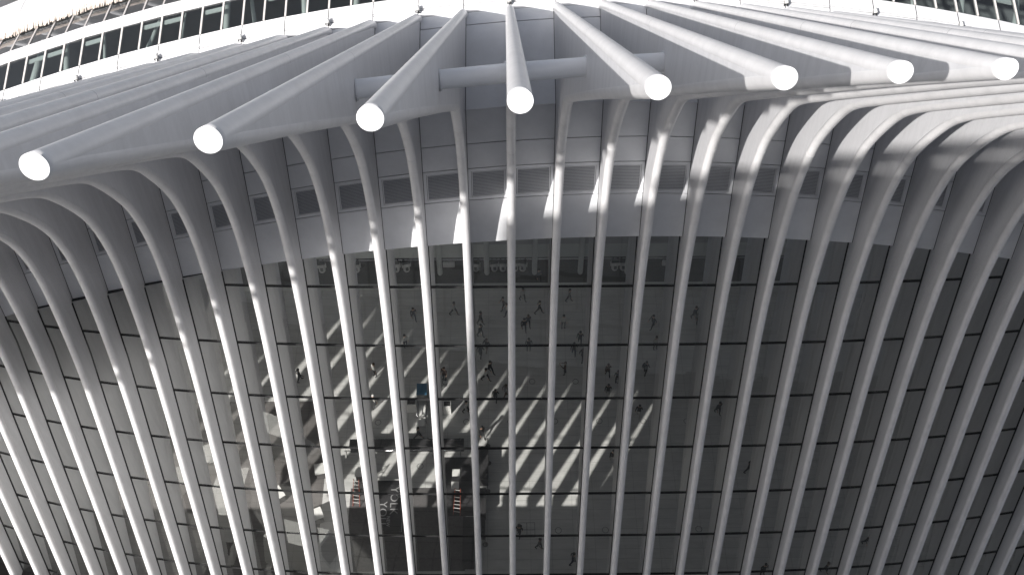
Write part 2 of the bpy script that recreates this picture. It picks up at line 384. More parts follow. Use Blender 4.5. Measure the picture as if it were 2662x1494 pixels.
# ---------------------------------------------------------------- glass wall
gw = thing('glass_wall', 'dark tinted glass wall between the lower ribs, people visible through it', 'glass wall', (0, YG(ZBOT, 2), wz(ZBOT)))
go = Vector((0, YG(ZBOT, 2), wz(ZBOT)))
nG = Vector((0, -1, .2394)).normalized(); rg = random.Random(11)
for k in range(K0, K1):
    bm = bmesh.new(); bt = bmesh.new(); e2 = .082
    zt = (ZB(k), ZB(k + 1))
    lv = [None] + [z for z in SEAMS if z < min(zt) - .25] + [ZBOT]
    for i in range(len(lv) - 1):
        za, zb_ = (zt if i == 0 else (lv[i] - .025, lv[i] - .025)); zc = lv[i + 1] + .025
        jr = [nG * rg.uniform(-.012, .012) for _ in range(4)]
        fq = quad(bm, P3(k, (YG(zc, k), zc), e2) - go, P3(k + 1, (YG(zc, k + 1), zc), -e2) - go, P3(k + 1, (YG(zb_, k + 1), zb_), -e2) - go, P3(k, (YG(za, k), za), e2) - go)
        for vv, jj in zip(fq.verts, jr): vv.co += jj
        if i:
            z = lv[i]; z0, z1 = z - .035, z + .035
            slab(bt, P3(k, (YG(z0, k), z0), e2) - go + nG * .02, P3(k + 1, (YG(z0, k + 1), z0), -e2) - go + nG * .02,
                 P3(k + 1, (YG(z1, k + 1), z1), -e2) - go + nG * .02, P3(k, (YG(z1, k), z1), e2) - go + nG * .02, nG, .10)
    for s_, kk in ((1, k), (-1, k + 1)):          # black gaskets against the ribs
        z1 = ZB(kk); x0 = XK(kk) + s_ * .078
        dx = Vector((s_ * .04, 0, 0)); zz = [ZBOT, -45, z1] if z1 > -45 else [ZBOT, z1]
        for za_, zb2 in zip(zz, zz[1:]):
            a = Vector((x0, YG(za_, kk), wz(za_))) - go; b = Vector((x0, YG(zb2, kk), wz(zb2))) - go
            slab(bt, a + nG * .03, a + dx + nG * .03, b + dx + nG * .03, b + nG * .03, nG, .08)
    fixn(bt)
    g = link('glass_bay', bm, M_GLASS, gw); link('black_joints', bt, M_BLACK, g)
# joint lines against the cladding
bm = bmesh.new()
for k in range(K0, K1 + 1):
    for s_ in (1, -1):
        a = P3(k, (YBk(k) - .005, ZB(k) + .02), s_ * .078) - cl; b = P3(k, (YM - .005, ZM(k)), s_ * .078) - cl; c = P3(k, (YA - .1, ZA(k) - .02), s_ * .078) - cl
        dx = Vector((s_ * .02, 0, 0))
        slab(bm, a, a + dx, b + dx, b, nW, .1); slab(bm, b, b + dx, c + dx, c, Vector((0, -.36, .93)), .1)
fixn(bm); link('joint_strip', bm, M_BLACK, clad)

# ---------------------------------------------------------------- roof spine above the ribs
sp = thing('roof_spine', 'white arched roof spine with window strips above the ribs', 'roof', (0, YA, wz(-29)))
so_ = Vector((0, YA, wz(-29)))
SPN = {'A': (-.02, .0), 'F': (.18, .22), 'W0': (.8, .37), 'W1': (2.15, .72), 'L0': (2.13, .86), 'L1': (2.55, .98), 'V0': (2.58, .93), 'V1': (3.9, .75),
       'T0': (4.05, 1.1), 'T1': (4.9, 1.3), 'T2': (5.9, 1.2), 'R': (6.4, .4)}
def SPt(k, n, dx=0, o=0):
    y, z = SPN[n]; return Vector((XK(k) + dx, YA + y, wz(ZA(k) + z + o))) - so_
def strip(bm, k, n0, n1, m=.016, o=0, k2=None):
    k2 = k + 1 if k2 is None else k2
    return quad(bm, SPt(k, n0, m, o), SPt(k2, n0, -m, o), SPt(k2, n1, -m, o), SPt(k, n1, m, o))
for k in range(-20, 20):
    bm = bmesh.new(); strip(bm, k, 'A', 'F'); strip(bm, k, 'F', 'W0'); bmesh.ops.remove_doubles(bm, verts=bm.verts, dist=.001)
    bmesh.ops.bevel(bm, geom=[ed for ed in bm.edges if len(ed.link_faces) == 2], offset=.12, segments=3, affect='EDGES')
    link('fascia_panel', bm, M_FASCIA, sp, True)
    wn = thing('window_strip', '', '', (0, 0, 0)); del wn['label']; del wn['category']; bpy.data.objects.remove(wn)
    bm = bmesh.new(); strip(bm, k, 'W0', 'W1', .0); f = link('window', bm, M_SKYL, sp)
    for kk in (k, k + .5):
        bm = bmesh.new(); wd = .035
        p, q = SPt(kk, 'W0', 0, .04), SPt(kk, 'W1', 0, .04)
        slab(bm, p + Vector((-wd, 0, 0)), p + Vector((wd, 0, 0)), q + Vector((wd, 0, 0)), q + Vector((-wd, 0, 0)), Vector((0, -.25, .97)), .12)
        fixn(bm); link('mullion', bm, M_MULL, f)
    if k % 2 == 0:
        bm = bmesh.new(); strip(bm, k, 'L0', 'L1', .01, 0, k + 2)
        for a_, b_ in (('L0', 'L1'),):
            quad(bm, SPt(k, 'L0', .01, -.13), SPt(k + 2, 'L0', -.01, -.13), SPt(k + 2, 'L0', -.01), SPt(k, 'L0', .01))
        fixn(bm); link('ridge_band', bm, M_FASCIA, sp)
        bm = bmesh.new(); strip(bm, k, 'V0', 'V1', 0, 0, k + 2); f = link('upper_window', bm, M_SKYL2, sp)
        for i in range(4):
            bm = bmesh.new(); kk = k + i * .5; p, q = SPt(kk, 'V0', 0, .03), SPt(kk, 'V1', 0, .03); wd = Vector((.03, 0, 0))
            slab(bm, p - wd, p + wd, q + wd, q - wd, Vector((0, 0, 1)), .08)
            fixn(bm); link('upper_mullion', bm, M_MULL, f)
        bm = bmesh.new(); strip(bm, k, 'T0', 'T1', .01, 0, k + 2); strip(bm, k, 'T1', 'T2', .01, 0, k + 2); strip(bm, k, 'T2', 'R', .01, 0, k + 2)
        quad(bm, SPt(k, 'T0', .01, -.25), SPt(k + 2, 'T0', -.01, -.25), SPt(k + 2, 'T0', -.01), SPt(k, 'T0', .01))
        link('far_band', bm, M_FASCIA, sp)
        # bristles of the brush seal
        bm = bmesh.new(); n = 90; rng = random.Random(k)
        for i in range(n):
            kk = k + 2 * (i + rng.random()) / n; a = SPt(kk, 'T0', 0, -.02); b = a + Vector((rng.uniform(-.04, .04), -rng.uniform(.22, .32), -rng.uniform(.16, .24)))
            wd = Vector((.024, 0, 0)); quad(bm, a - wd, a + wd, b + wd * .7, b - wd * .7)
        link('brush_seal', bm, M_BRUSH, sp)
# dark backing below joints; strip under ridge band paints in the gap's shade
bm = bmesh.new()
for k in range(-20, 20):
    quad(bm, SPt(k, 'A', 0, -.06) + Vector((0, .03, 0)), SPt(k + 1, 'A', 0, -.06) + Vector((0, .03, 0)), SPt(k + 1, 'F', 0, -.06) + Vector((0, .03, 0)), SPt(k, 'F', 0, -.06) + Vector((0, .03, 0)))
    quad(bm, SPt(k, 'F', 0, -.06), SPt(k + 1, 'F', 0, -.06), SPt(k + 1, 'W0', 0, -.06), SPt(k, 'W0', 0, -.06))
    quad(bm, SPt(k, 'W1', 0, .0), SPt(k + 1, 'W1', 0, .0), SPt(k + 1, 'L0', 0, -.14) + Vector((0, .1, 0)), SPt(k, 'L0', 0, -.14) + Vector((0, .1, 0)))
link('gap_shade_and_backing', bm, M_DARK, sp)
# interior beams seen through the window strip
bm = bmesh.new()
rng = random.Random(3)
for k in range(-20, 20):
    a_ = rng.uniform(.1, .6); b_ = rng.uniform(-.2, .4); p = SPt(k + a_, 'W0', 0, -rng.uniform(.5, 1.3)); q = SPt(k + a_ + b_, 'W1', 0, -.3) + Vector((0, rng.uniform(.2, 1.2), 0)); cyl(bm, p, q, rng.uniform(.08, .17), 10, rng.uniform(.03, .14))
link('roof_strut', bm, M_IN, sp, True)
bm = bmesh.new()
for k in range(-20, 20):
    x0_, x1_ = (.03, .46) if k % 3 else (.52, .97)
    slab(bm, SPt(k + x0_, 'W1', 0, -.12) - Vector((0, .34, .05)), SPt(k + x1_, 'W1', 0, -.12) - Vector((0, .34, .05)), SPt(k + x1_, 'W1', 0, -.12) - Vector((0, .16, 0)), SPt(k + x0_, 'W1', 0, -.12) - Vector((0, .16, 0)), Vector((0, 0, 1)), .05)
fixn(bm); link('inner_panel', bm, M_IN, sp)
# thin lines: seam + cable
bm = bmesh.new()
tube(bm, [SPt(k, 'F', 0, .05) + so_ - Vector((0, .02, 0)) for k in [q * .5 for q in range(-40, 40)]], .006, 6)
tag(link('safety_cable', bm, M_LAMPD), 'thin dark safety cable strung along the white roof edge', 'cable')
for k in range(-14, 14, 2):
    side = 'left' if k < 0 else 'right'
    wh = 'above the %s' % rib_where(k) if k else 'above the central edge-on rib'
    pos = Vector((XK(k), YA + .2, wz(ZA(k) + .27)))
    f = thing('flood_light', 'small spotlight on the roof edge %s' % wh, 'spotlight', pos, 'small spotlights along the roof edge')
    bm = bmesh.new(); box(bm, (0, -.06, .04), (.12, .10, .12)); box(bm, (.05, -.16, -.02), (.05, .06, .16)); box(bm, (-.07, -.16, -.02), (.04, .06, .14)); link('bracket', bm, M_LAMPD, f)
    bm = bmesh.new(); cyl(bm, (0, -.02, .15), (0, -.2, .06), .06, 12, .085); link('lamp_head', bm, M_LAMP, f, True)

# far side ribs rising beyond the spine
for i, k in enumerate(range(-18, -6)):
    b = Vector((XK(k), YA + 6.0, wz(ZA(k) + .9)))
    t = thing('far_rib', 'pale rib beyond the far edge of the roof spine, %s from the left' % ORD[i + 1], 'rib', b, 'ribs rising on the far side of the roof')
    bm = bmesh.new(); tube(bm, [(0, -.2, -.6), (0, .5, .3), (0, 10, 9.2)], TR, 14); link('upper_tube', bm, M_TUBE, t, True)
    bm = bmesh.new(); slab(bm, (.07, -.2, -.6), (.07, 10, 9.2), (.07, 11, 5.6), (.07, 4, -3), Vector((1, 0, 0)), .14); fixn(bm); link('rib_web', bm, M_PAINT, t)

# ---------------------------------------------------------------- hall: floors, walls, ceiling beam
def sheet(name, x0, x1, y0, y1, z, m):
    bm = bmesh.new(); quad(bm, (x0, y0, 0), (x1, y0, 0), (x1, y1, 0), (x0, y1, 0)); o = link(name, bm, m); o.location = (0, 0, z); return struct(o)
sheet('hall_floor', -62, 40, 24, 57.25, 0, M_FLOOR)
sheet('stripe_dimming_floor', -62, -13.5, 24, 46.5, .004, M_FLOOR3)  # darker sheet added over the floor to mute the sun stripes
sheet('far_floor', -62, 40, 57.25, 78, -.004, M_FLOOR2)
gz = wz(-64.1)
bm = bmesh.new()
quad(bm, (-400, -400, 0), (400, -400, 0), (400, 24.55, 0), (-400, 24.55, 0)); quad(bm, (-400, 80, 0), (400, 80, 0), (400, 600, 0), (-400, 600, 0))
quad(bm, (-400, 24.55, 0), (-62, 24.55, 0), (-62, 80, 0), (-400, 80, 0)); quad(bm, (40, 24.55, 0), (400, 24.55, 0), (400, 80, 0), (40, 80, 0))
o = link('plaza', bm, M_PLAZA); o.location = (0, 0, gz); struct(o)
hall = thing('hall_shell', 'plain grey inner walls of the hall behind the glass', 'building', (0, 56, 0))
ho = Vector((0, 56, 0))
bm = bmesh.new()
quad(bm, (-62, 24.6, 0) - ho if False else Vector((-62, 24.6, 0)) - ho, Vector((40, 24.6, 0)) - ho, Vector((40, 24.6, gz)) - ho, Vector((-62, 24.6, gz)) - ho); link('low_wall', bm, M_INW, hall)
bm = bmesh.new()
for x0, x1 in ((-62, 40),):
    quad(bm, Vector((x0, 63, 0)) - ho, Vector((x1, 63, 0)) - ho, Vector((x1, 54, 38)) - ho, Vector((x0, 54, 38)) - ho)
    quad(bm, Vector((x0, 54, 38)) - ho, Vector((x1, 54, 38)) - ho, Vector((x1, 44.4, 41)) - ho, Vector((x0, 44.4, 41)) - ho)
link('far_wall', bm, M_INW, hall)
for X in (-39.5, 36.6):
    bm = bmesh.new(); quad(bm, Vector((X, 24, 0)) - ho, Vector((X, 64, 0)) - ho, Vector((X, 64, 45)) - ho, Vector((X, 33, 45)) - ho); link('end_wall', bm, M_INW, hall)
# ceiling beam at the head of the glass
bm = bmesh.new(); box(bm, (-2, 35.6, wz(-42.45)), (62, 1.3, 3.0)); link_o = link('ceiling_beam', bm, M_IN)
tag(link_o, 'long grey ceiling beam inside the hall at the head of the glass', 'beam')
bm = bmesh.new(); box(bm, (-2, 34.9, wz(-42.6)), (62, .05, .5)); tag(link('fixture_plate', bm, M_INW), 'shallow plate strip on the ceiling beam behind the glass', 'strip')
bm = bmesh.new(); cyl(bm, (-33, 35.0, wz(-44.15)), (29, 35.0, wz(-44.15)), .035, 10); tag(link('lighting_pipe', bm, M_CHROME, None, True), 'thin steel pipe under the ceiling beam carrying the stage lamps', 'pipe')
for i, (x, wd) in enumerate([(-.99, 'left of the central rib'), (1.35, 'just right of the central rib'), (3.6, 'second right of the central rib'), (-3.3, 'left of the blank flood panel'), (5.9, 'rightmost of the five')]):  # tubes stand in for rib tips mirrored in the glass
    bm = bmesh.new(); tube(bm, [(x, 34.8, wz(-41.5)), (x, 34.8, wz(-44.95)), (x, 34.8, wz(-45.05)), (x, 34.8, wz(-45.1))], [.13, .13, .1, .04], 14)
    tag(link('mirrored_tip_tube', bm, M_IN, None, True), 'round-ended grey tube imitating a mirrored rib tip, %s' % wd, 'tube', 'round-ended tubes imitating reflections behind the glass')

def stage_lamp():
    t = thing('stage_lamp', '', 'stage lamp', (0, 0, 0), 'stage lamps hanging behind the glass')
    bm = bmesh.new(); box(bm, (0, 0, -.07), (.34, .26, .12)); box(bm, (-.1, 0, .02), (.05, .06, .1)); box(bm, (.1, 0, .02), (.05, .06, .1))
    bmesh.ops.bevel(bm, geom=list(bm.edges), offset=.012, segments=1); link('base', bm, M_LAMPD, t)
    bm = bmesh.new()
    for s in (-1, 1): tube(bm, [(s * .1, 0, -.13), (s * .165, 0, -.2), (s * .165, 0, -.42)], [.03, .035, .035], 8)
    link('yoke', bm, M_LAMP, t, True)
    bm = bmesh.new(); tube(bm, [(0, .06, -.16), (0, .03, -.2), (0, 0, -.38), (0, -.05, -.56), (0, -.08, -.62), (0, -.09, -.64)], [.06, .125, .15, .14, .09, .03], 14)
    h = link('head', bm, M_LAMP, t, True)
    bm = bmesh.new(); box(bm, (0, -.165, -.33), (.12, .03, .045)); box(bm, (0, -.175, -.42), (.12, .03, .045)); link('vent_slot', bm, M_LAMPD, h)
    return t
def copy_tree(o, parent=None):
    c = o.copy(); COL.objects.link(c)
    if parent is not None: c.parent = parent
    for ch in list(o.children): copy_tree(ch, c)
    return c
SL = [(-7.4, 'leftmost of the row'), (-5.45, 'left one of the second pair'), (-4.95, 'right one of the second pair'), (-1.52, 'left of the round-ended tube beside the central rib'),
      (-.62, 'left of the pair just left of the central rib'), (-.2, 'right of the pair just left of the central rib'), (.38, 'partly behind the central rib'),
      (.78, 'just right of the central rib'), (5.3, 'left one of the right-hand pair'), (5.72, 'right one of the right-hand pair'), (-9.1, 'seen between ribs five and four left of centre'), (10.2, 'far right, alone between ribs')]
l0 = stage_lamp()
for i, (x, d) in enumerate(SL):
    o = l0 if i == 0 else copy_tree(l0)
    o.location = (x, 35.0, wz(-44.16)); o.rotation_euler = (0, 0, R([0, 0, 15, -8, 4, 0, 10, -12, 3, -3, 5, 0][i])); o.scale = (1.15, 1.15, 1.3); o['label'] = 'white stage lamp on the pipe, %s' % d
for x, d in ((-2.85, 'left of the central rib'), (7.9, 'right of the central rib')):
    t = thing('panel_lamp', 'flat grey rectangular lamp hung from the pipe %s' % d, 'lamp', (x, 34.95, wz(-44.2)))
    bm = bmesh.new(); box(bm, (0, 0, -.28), (.58, .12, .32)); bmesh.ops.bevel(bm, geom=list(bm.edges), offset=.02, segments=2); link('housing', bm, M_LAMP, t)
    bm = bmesh.new(); cyl(bm, (0, 0, 0), (0, 0, -.13), .025, 8); link('hanger', bm, M_CHROME, t)

# rail and ledge at the far edge of the white floor
bm = bmesh.new(); box(bm, (-2, 57.25, .22), (64, .3, .44)); tag(link('floor_ledge', bm, M_IN), 'pale low ledge crossing the hall at the edge of the dark floor', 'ledge')

# inlaid floor rings
FS = 76 / 68.7; BEFORE = set(bpy.data.objects)
RG = [(1.70, 43.50), (4.75, 43.47), (-8.92, 40.29), (-2.87, 40.29), (.16, 40.27), (3.2, 40.27), (6.24, 40.26), (9.26, 40.23), (12.24, 40.20), (3.17, 32.20), (12.22, 32.21), (7.8, 43.47), (-4.4, 43.5), (-5.9, 36.9), (6.2, 32.2)]
for i, (x, y) in enumerate(RG):
    bm = bmesh.new(); a, b, n = .185, .215, 32
    for j in range(n):
        t0, t1 = 2 * math.pi * j / n, 2 * math.pi * (j + 1) / n
        quad(bm, (a * math.cos(t0), a * math.sin(t0), 0), (b * math.cos(t0), b * math.sin(t0), 0), (b * math.cos(t1), b * math.sin(t1), 0), (a * math.cos(t1), a * math.sin(t1), 0))
    o = link('floor_ring', bm, M_DARK); o.location = (x, y, .004); row = 'upper' if y > 42 else ('middle' if y > 39 else 'lower'); sibs = sorted(q[0] for q in RG if ('upper' if q[1] > 42 else ('middle' if q[1] > 39 else 'lower')) == row)
    tag(o, 'thin dark ring inlaid in the pale floor, %s from the left in the %s row' % (ORD[sibs.index(x) + 1], row), 'floor ring', 'thin rings inlaid in the hall floor')
bm = bmesh.new()
for i in range(3):
    box(bm, (.64 + i * .51, 32.25, .004), (.025, 1.02, .004)); box(bm, (1.15, 31.75 + i * .5, .0065), (1.04, .025, .003))
tag(link('floor_hatch', bm, M_DARK), 'square floor hatch of four joined plates on the pale floor', 'hatch')

# ---------------------------------------------------------------- furniture on the hall floor
def kiosk(name, label, x, y, w_, d_, h_, dark_top=True):
    t = thing(name, label, 'kiosk', (x, y, 0))
    bm = bmesh.new(); box(bm, (0, 0, h_ / 2), (w_, d_, h_)); bmesh.ops.bevel(bm, geom=list(bm.edges), offset=.02, segments=2); link('body', bm, M_WHITE, t)
    bm = bmesh.new(); box(bm, (0, 0, h_ + .02), (w_ * .82, d_ * .7, .03)); s = link('screen', bm, M_LAMPD, t)
    bm = bmesh.new(); box(bm, (.05, .02, h_ + .04), (w_ * .4, d_ * .3, .01)); link('picture', bm, M_CNT2, s)
    return t
kiosk('info_kiosk', 'white information kiosk with dark screen beside the blue-topped stand', -6.62, 41.3, .66, .55, 1.0)
t = kiosk('display_plinth', 'white plinth with small dark items on top, right of the blue-topped stand', -4.18, 41.15, .52, .5, .95)
t = thing('blue_stand', 'tall display stand with blue top and chrome racks', 'stand', (-5.9, 41.4, 0))
bm = bmesh.new(); box(bm, (0, .6, 1.5), (.7, .9, .08)); link('blue_top', bm, M_BLUE, t)
bm = bmesh.new()
for x in (-.3, .3):
    for y in (-1.2, .2, 1.0): cyl(bm, (x, y, 0), (x, y, 1.5 if y > 0 else 1.0), .03, 8)
for z in (.3, .6, .9):
    for x in (-.3, .3): cyl(bm, (x, -1.2, z), (x, .2, z), .03, 8)
    cyl(bm, (-.3, -1.2, z), (.3, -1.2, z), .025, 8)
link('chrome_rack', bm, M_CHROME, t, True)
bm = bmesh.new(); box(bm, (0, -.5, .45), (.45, .9, .1)); box(bm, (0, -1.7, .45), (.5, .5, .9)); link('shelf', bm, M_WHITE, t)

def stanchion(x, y, d):
    t = thing('stanchion', 'black barrier post on a round base, %s' % d, 'barrier post', (x, y, 0), 'barrier posts with round bases')
    bm = bmesh.new(); tube(bm, [(0, 0, 0), (0, 0, .03), (0, 0, .06)], [.18, .17, .05], 20); link('base', bm, M_CNT2, t, True)
    bm = bmesh.new(); cyl(bm, (0, 0, .05), (0, 0, .98), .028, 10); cyl(bm, (0, 0, .98), (0, 0, 1.06), .045, 10); link('post', bm, M_LAMPD, t, True)
for a in [(-5.37, 38.41, 'leftmost of the upper row'), (-3.26, 38.39, 'second of the upper row'), (-1.38, 38.38, 'right end of the upper row'), (-1.33, 37.10, 'standing alone below the upper row end'),
          (-1.38, 35.02, 'at the foot of the light stripes'), (-1.52, 31.27, 'lowest, beside the long dark cabinet')]: stanchion(*a)
# cafe block: counters, mats, tables, ladder
def block(name, label, cat, x0, x1, y0, y1, h_, m, bev=.02, sub=None):
    t = thing(name, label, cat, ((x0 + x1) / 2, (y0 + y1) / 2, 0))
    bm = bmesh.new(); box(bm, (0, 0, h_ / 2), (x1 - x0, y1 - y0, h_)); bmesh.ops.bevel(bm, geom=list(bm.edges), offset=bev, segments=2); link('body', bm, m, t)
    bm = bmesh.new(); box(bm, (0, 0, h_ + .02), (x1 - x0 + .05, y1 - y0 + .05, .036)); link('worktop', bm, sub or m, t); return t
block('service_counter', 'long black service counter beside the pale floor, upper section', 'counter', -1.95, -1.35, 35.4, 37.8, 1.0, M_CNT)
block('service_counter', 'black service counter below the barrier post, middle section', 'counter', -2.0, -1.5, 33.0, 34.7, 1.0, M_CNT)
block('service_counter', 'short black counter at the lower end of the cafe', 'counter', -2.05, -1.55, 31.6, 32.7, 1.0, M_CNT2, sub=M_CNT)
block('dark_cabinet', 'tall dark cabinet below the ladder, by the pale floor', 'cabinet', -2.9, -2.2, 29.6, 32.6, 1.2, M_CNT2, sub=M_CNT)
block('barrier_counter', 'dark counter row behind the scalloped barrier line', 'counter', -10.6, -3.0, 38.0, 38.5, .8, M_CNT)
bm = bmesh.new()
for i in range(46): 
    a = -10.8 + i * .17; tube(bm, [(a + .06 * math.cos(q), 37.6 + .07 * math.sin(q), .9) for q in [j * math.pi / 5 for j in range(6)]], .012, 5)
cyl(bm, (-10.9, 37.6, .88), (-3.0, 37.6, .88), .02, 8)
for i in range(5): cyl(bm, (-10.8 + i * 1.9, 37.6, 0), (-10.8 + i * 1.9, 37.6, .88), .03, 8)
tag(link('scalloped_rail', bm, M_CHROME, None, True), 'pale rail with a row of small rings in front of the dark counter', 'rail')
bm = bmesh.new(); box(bm, (-3.3, 35.4, .01), (2.5, 4.3, .02)); tag(link('floor_mat', bm, M_CNT), 'large black floor mat under the two white tables', 'mat')
bm = bmesh.new(); box(bm, (-6.6, 32.4, .006), (7.6, 5.8, .012)); tag(link('grey_carpet', bm, M_CNT2), 'dark grey carpet area under the shop lettering', 'carpet')
def table(x, y, d):
    t = thing('square_table', 'small white square table on the black mat, %s' % d, 'table', (x, y, 0), 'small white tables on the mat')
    bm = bmesh.new(); box(bm, (0, 0, .75), (.5, .5, .03)); bmesh.ops.bevel(bm, geom=list(bm.edges), offset=.008, segments=1); link('tabletop', bm, M_WHITE, t)
    for a in (-1, 1):
        for b in (-1, 1):
            bm = bmesh.new(); cyl(bm, (a * .2, b * .2, 0), (a * .2, b * .2, .74), .016, 8); link('leg', bm, M_CHROME, t, True)
table(-3.46, 36.0, 'nearer the scalloped rail'); table(-3.5, 35.1, 'nearer the ladder')
t = thing('step_ladder', 'orange-railed step ladder standing below the white tables', 'ladder', (-3.35, 33.7, 0), None, R(-8))
bm = bmesh.new()
for i in range(7): box(bm, (0, .45 - .12 * i, 1.9 - .27 * i), (.34 + .012 * i, .035, .02))
link('steps', bm, M_LAMP, t)
bm = bmesh.new()
for s in (-1, 1): slab(bm, (s * .17, .5, 2.0), (s * .23, -.42, 0), (s * .23 + .022, -.42, 0), (s * .17 + .022, .5, 2.0), Vector((0, -.9, .4)), .08)
fixn(bm); link('side_rail', bm, M_ORANGE, t)
bm = bmesh.new()
for s in (-1, 1): cyl(bm, (s * .17, .55, 1.95), (s * .25, 1.1, 0), .02, 8)
link('rear_leg', bm, M_LAMPD, t, True)
t = copy_tree(t); t.location = (-9.9, 34.4, 0); t['label'] = 'orange-railed step ladder far left beside the dark sign board'
# dark sign with lettering, lying as the sloping roof of the shop booth
sg = thing('shop_platform', 'low dark shop platform with thin pale lettering on its top', 'platform', (-7.85, 33.85, 0))
bm = bmesh.new(); box(bm, (0, 0, .2), (1.9, 3.6, .4)); link('body', bm, M_CNT, sg)
bm = bmesh.new(); box(bm, (-.02, 1.86, .4), (1.95, .03, .05)); box(bm, (.98, 0, .4), (.03, 3.7, .05)); link('edge_trim', bm, M_WHITE, sg)
def text(body, size, loc, rz, parent, name='lettering', bold=0.):
    cu = bpy.data.curves.new('tmp_text', 'FONT'); cu.body = body; cu.size = size; cu.extrude = .006; cu.space_character = 1.1; cu.offset = bold; cu.align_x = 'LEFT'
    tmp = bpy.data.objects.new('tmp_text', cu); COL.objects.link(tmp)
    dg = bpy.context.evaluated_depsgraph_get(); me = bpy.data.meshes.new_from_object(tmp.evaluated_get(dg)); bpy.data.objects.remove(tmp); bpy.data.curves.remove(cu)
    me.materials.clear(); me.materials.append(M_LET); me.name = name
    o = bpy.data.objects.new(name, me); COL.objects.link(o); o.location = loc; o.rotation_euler = (0, 0, rz); o.parent = parent; return o
text('YOLK', .74, (.15, 1.35, .412), R(-90), sg, bold=-.004); text('YOU', .74, (-.55, .3, .412), R(-90), sg, bold=-.004)
text('AFTER', .3, (.62, 1.45, .412), R(-90), sg); text('NEW', .3, (-.02, -.75, .412), R(-90), sg, bold=.006)
# small stalls far left, seen between the left ribs
for i, (x, y, w_, d_, lab) in enumerate([(-9.6, 36.1, 1.0, .7, 'white stall table seen left of the lettered platform'), (-12.2, 36.4, 1.2, .8, 'white stall table with folded cloth, farther left'),
                          (-12.6, 33.0, 1.3, .8, 'cream stall table behind the fifth left rib'), (-15.2, 34.5, 1.1, .9, 'white display table at the far left of the hall')]):
    t = thing('stall_table', lab, 'table', (x, y, 0), 'white tables in the left of the hall', R(12 * i))
    bm = bmesh.new(); box(bm, (0, 0, .8), (w_, d_, .04)); link('tabletop', bm, M_WHITE, t)
    bm = bmesh.new(); box(bm, (0, 0, .4), (w_ * .9, d_ * .85, .78)); link('skirt', bm, M_CNT2, t)

# ---------------------------------------------------------------- people
SKIN = [(.55, .36, .26), (.30, .18, .12), (.62, .44, .34)]
CLO = {'black': (.012, .012, .014), 'dark grey': (.05, .05, .055), 'navy': (.018, .022, .05), 'white': (.6, .6, .58), 'grey': (.18, .18, .18), 'light': (.42, .41, .39), 'brown': (.08, .05, .04)}
MC = {n: mat('cloth_' + n.replace(' ', '_'), c, .85) for n, c in CLO.items()}
MS = [mat('skin', c, .55) for c in SKIN]
MH = [mat('hair', (.012, .01, .009), .6), mat('hair_brown', (.06, .035, .02), .6)]
PM = {}
def body_mesh(pose):
    """one continuous skinned body, feet at z=0, facing -Y"""
    if pose in PM: return PM[pose]
    st = {'walk': .22, 'stride': .32, 'stand': .0, 'phone': .03, 'lean': .2}[pose]
    V = []; E = []; Rr = []
    def v(p, r, par=None):
        V.append(p); Rr.append(r)
        if par is not None: E.append((par, len(V) - 1))
        return len(V) - 1
    lean = -.05 if st > .1 else 0
    pel = v((0, 0, .92), (.15, .11)); 
    sp_ = v((0, lean * .4, 1.15), (.135, .095), pel); ch = v((0, lean * .8, 1.36), (.17, .11), sp_); nk = v((0, lean, 1.5), (.055, .055), ch); hd = v((0, lean - .02, 1.60), (.075, .088), nk); ht = v((0, lean - .02, 1.70), (.07, .082), hd)
    nose = v((0, lean - .115, 1.61), (.016, .016), hd)
    for s in (-1, 1):
        f = s * st
        hp = v((s * .10, 0, .88), (.095, .095), pel); kn = v((s * .11, -f * .55, .49 + abs(st) * .03), (.062, .062), hp)
        ft = -f * 1.0; back = f < 0
        an = v((s * .11, ft + (.05 if not back else .06), .09 + (.06 if back and st > .2 else 0)), (.042, .042), kn); v((s * .12, ft - .12, .045), (.045, .04), an)
        sh = v((s * .19, lean * .9, 1.40), (.06, .06), ch)
        if pose == 'phone': el = v((s * .24, -.12, 1.18), (.042, .042), sh); wr = v((s * .10, -.36, 1.33), (.03, .03), el); hnd = v((s * .06, -.42, 1.37), (.032, .028), wr)
        else: el = v((s * .25, f * .35 + .02, 1.14), (.043, .043), sh); wr = v((s * .25, f * .75 - .08, .90), (.03, .03), el); hnd = v((s * .245, f * .85 - .11, .80), (.034, .024), wr)
        b = V[hnd]
        dz = Vector(b) - Vector(V[wr]); dz.normalize()
        for q in range(3): v(tuple(Vector(b) + dz * .07 + Vector((0, (q - 1) * .02, 0))), (.009, .009), hnd)
        v(tuple(Vector(b) + dz * .03 + Vector((-s * .03, -.02, 0))), (.01, .01), hnd)
    me = bpy.data.meshes.new('body_cage'); me.from_pydata(V, E, []); o = bpy.data.objects.new('tmp_body', me); COL.objects.link(o)
    md = o.modifiers.new('s', 'SKIN'); md.use_smooth_shade = True
    for i, sv in enumerate(me.skin_vertices[0].data): sv.radius = Rr[i]; sv.use_root = (i == 0)
    sb = o.modifiers.new('b', 'SUBSURF'); sb.levels = 1; sb.render_levels = 1
    dg = bpy.context.evaluated_depsgraph_get(); dg.update(); m2 = bpy.data.meshes.new_from_object(o.evaluated_get(dg)); bpy.data.objects.remove(o)
    m2.name = 'body'
    m2.materials.clear()
    for p in m2.polygons:
        c = p.center; p.use_smooth = True
        hand = (abs(c.x) > .205 and c.z < .93 and c.z > .6) if pose != 'phone' else (c.y < -.3 and c.z > 1.2)
        if hand: p.material_index = 2
        elif c.z > 1.47: p.material_index = 2
        elif c.z > .93 or (abs(c.x) > .17 and c.z > .75): p.material_index = 0
        elif c.z > .1: p.material_index = 1
        else: p.material_index = 3
    for i in range(4): m2.materials.append(M_DARK)
    PM[pose] = m2; return m2
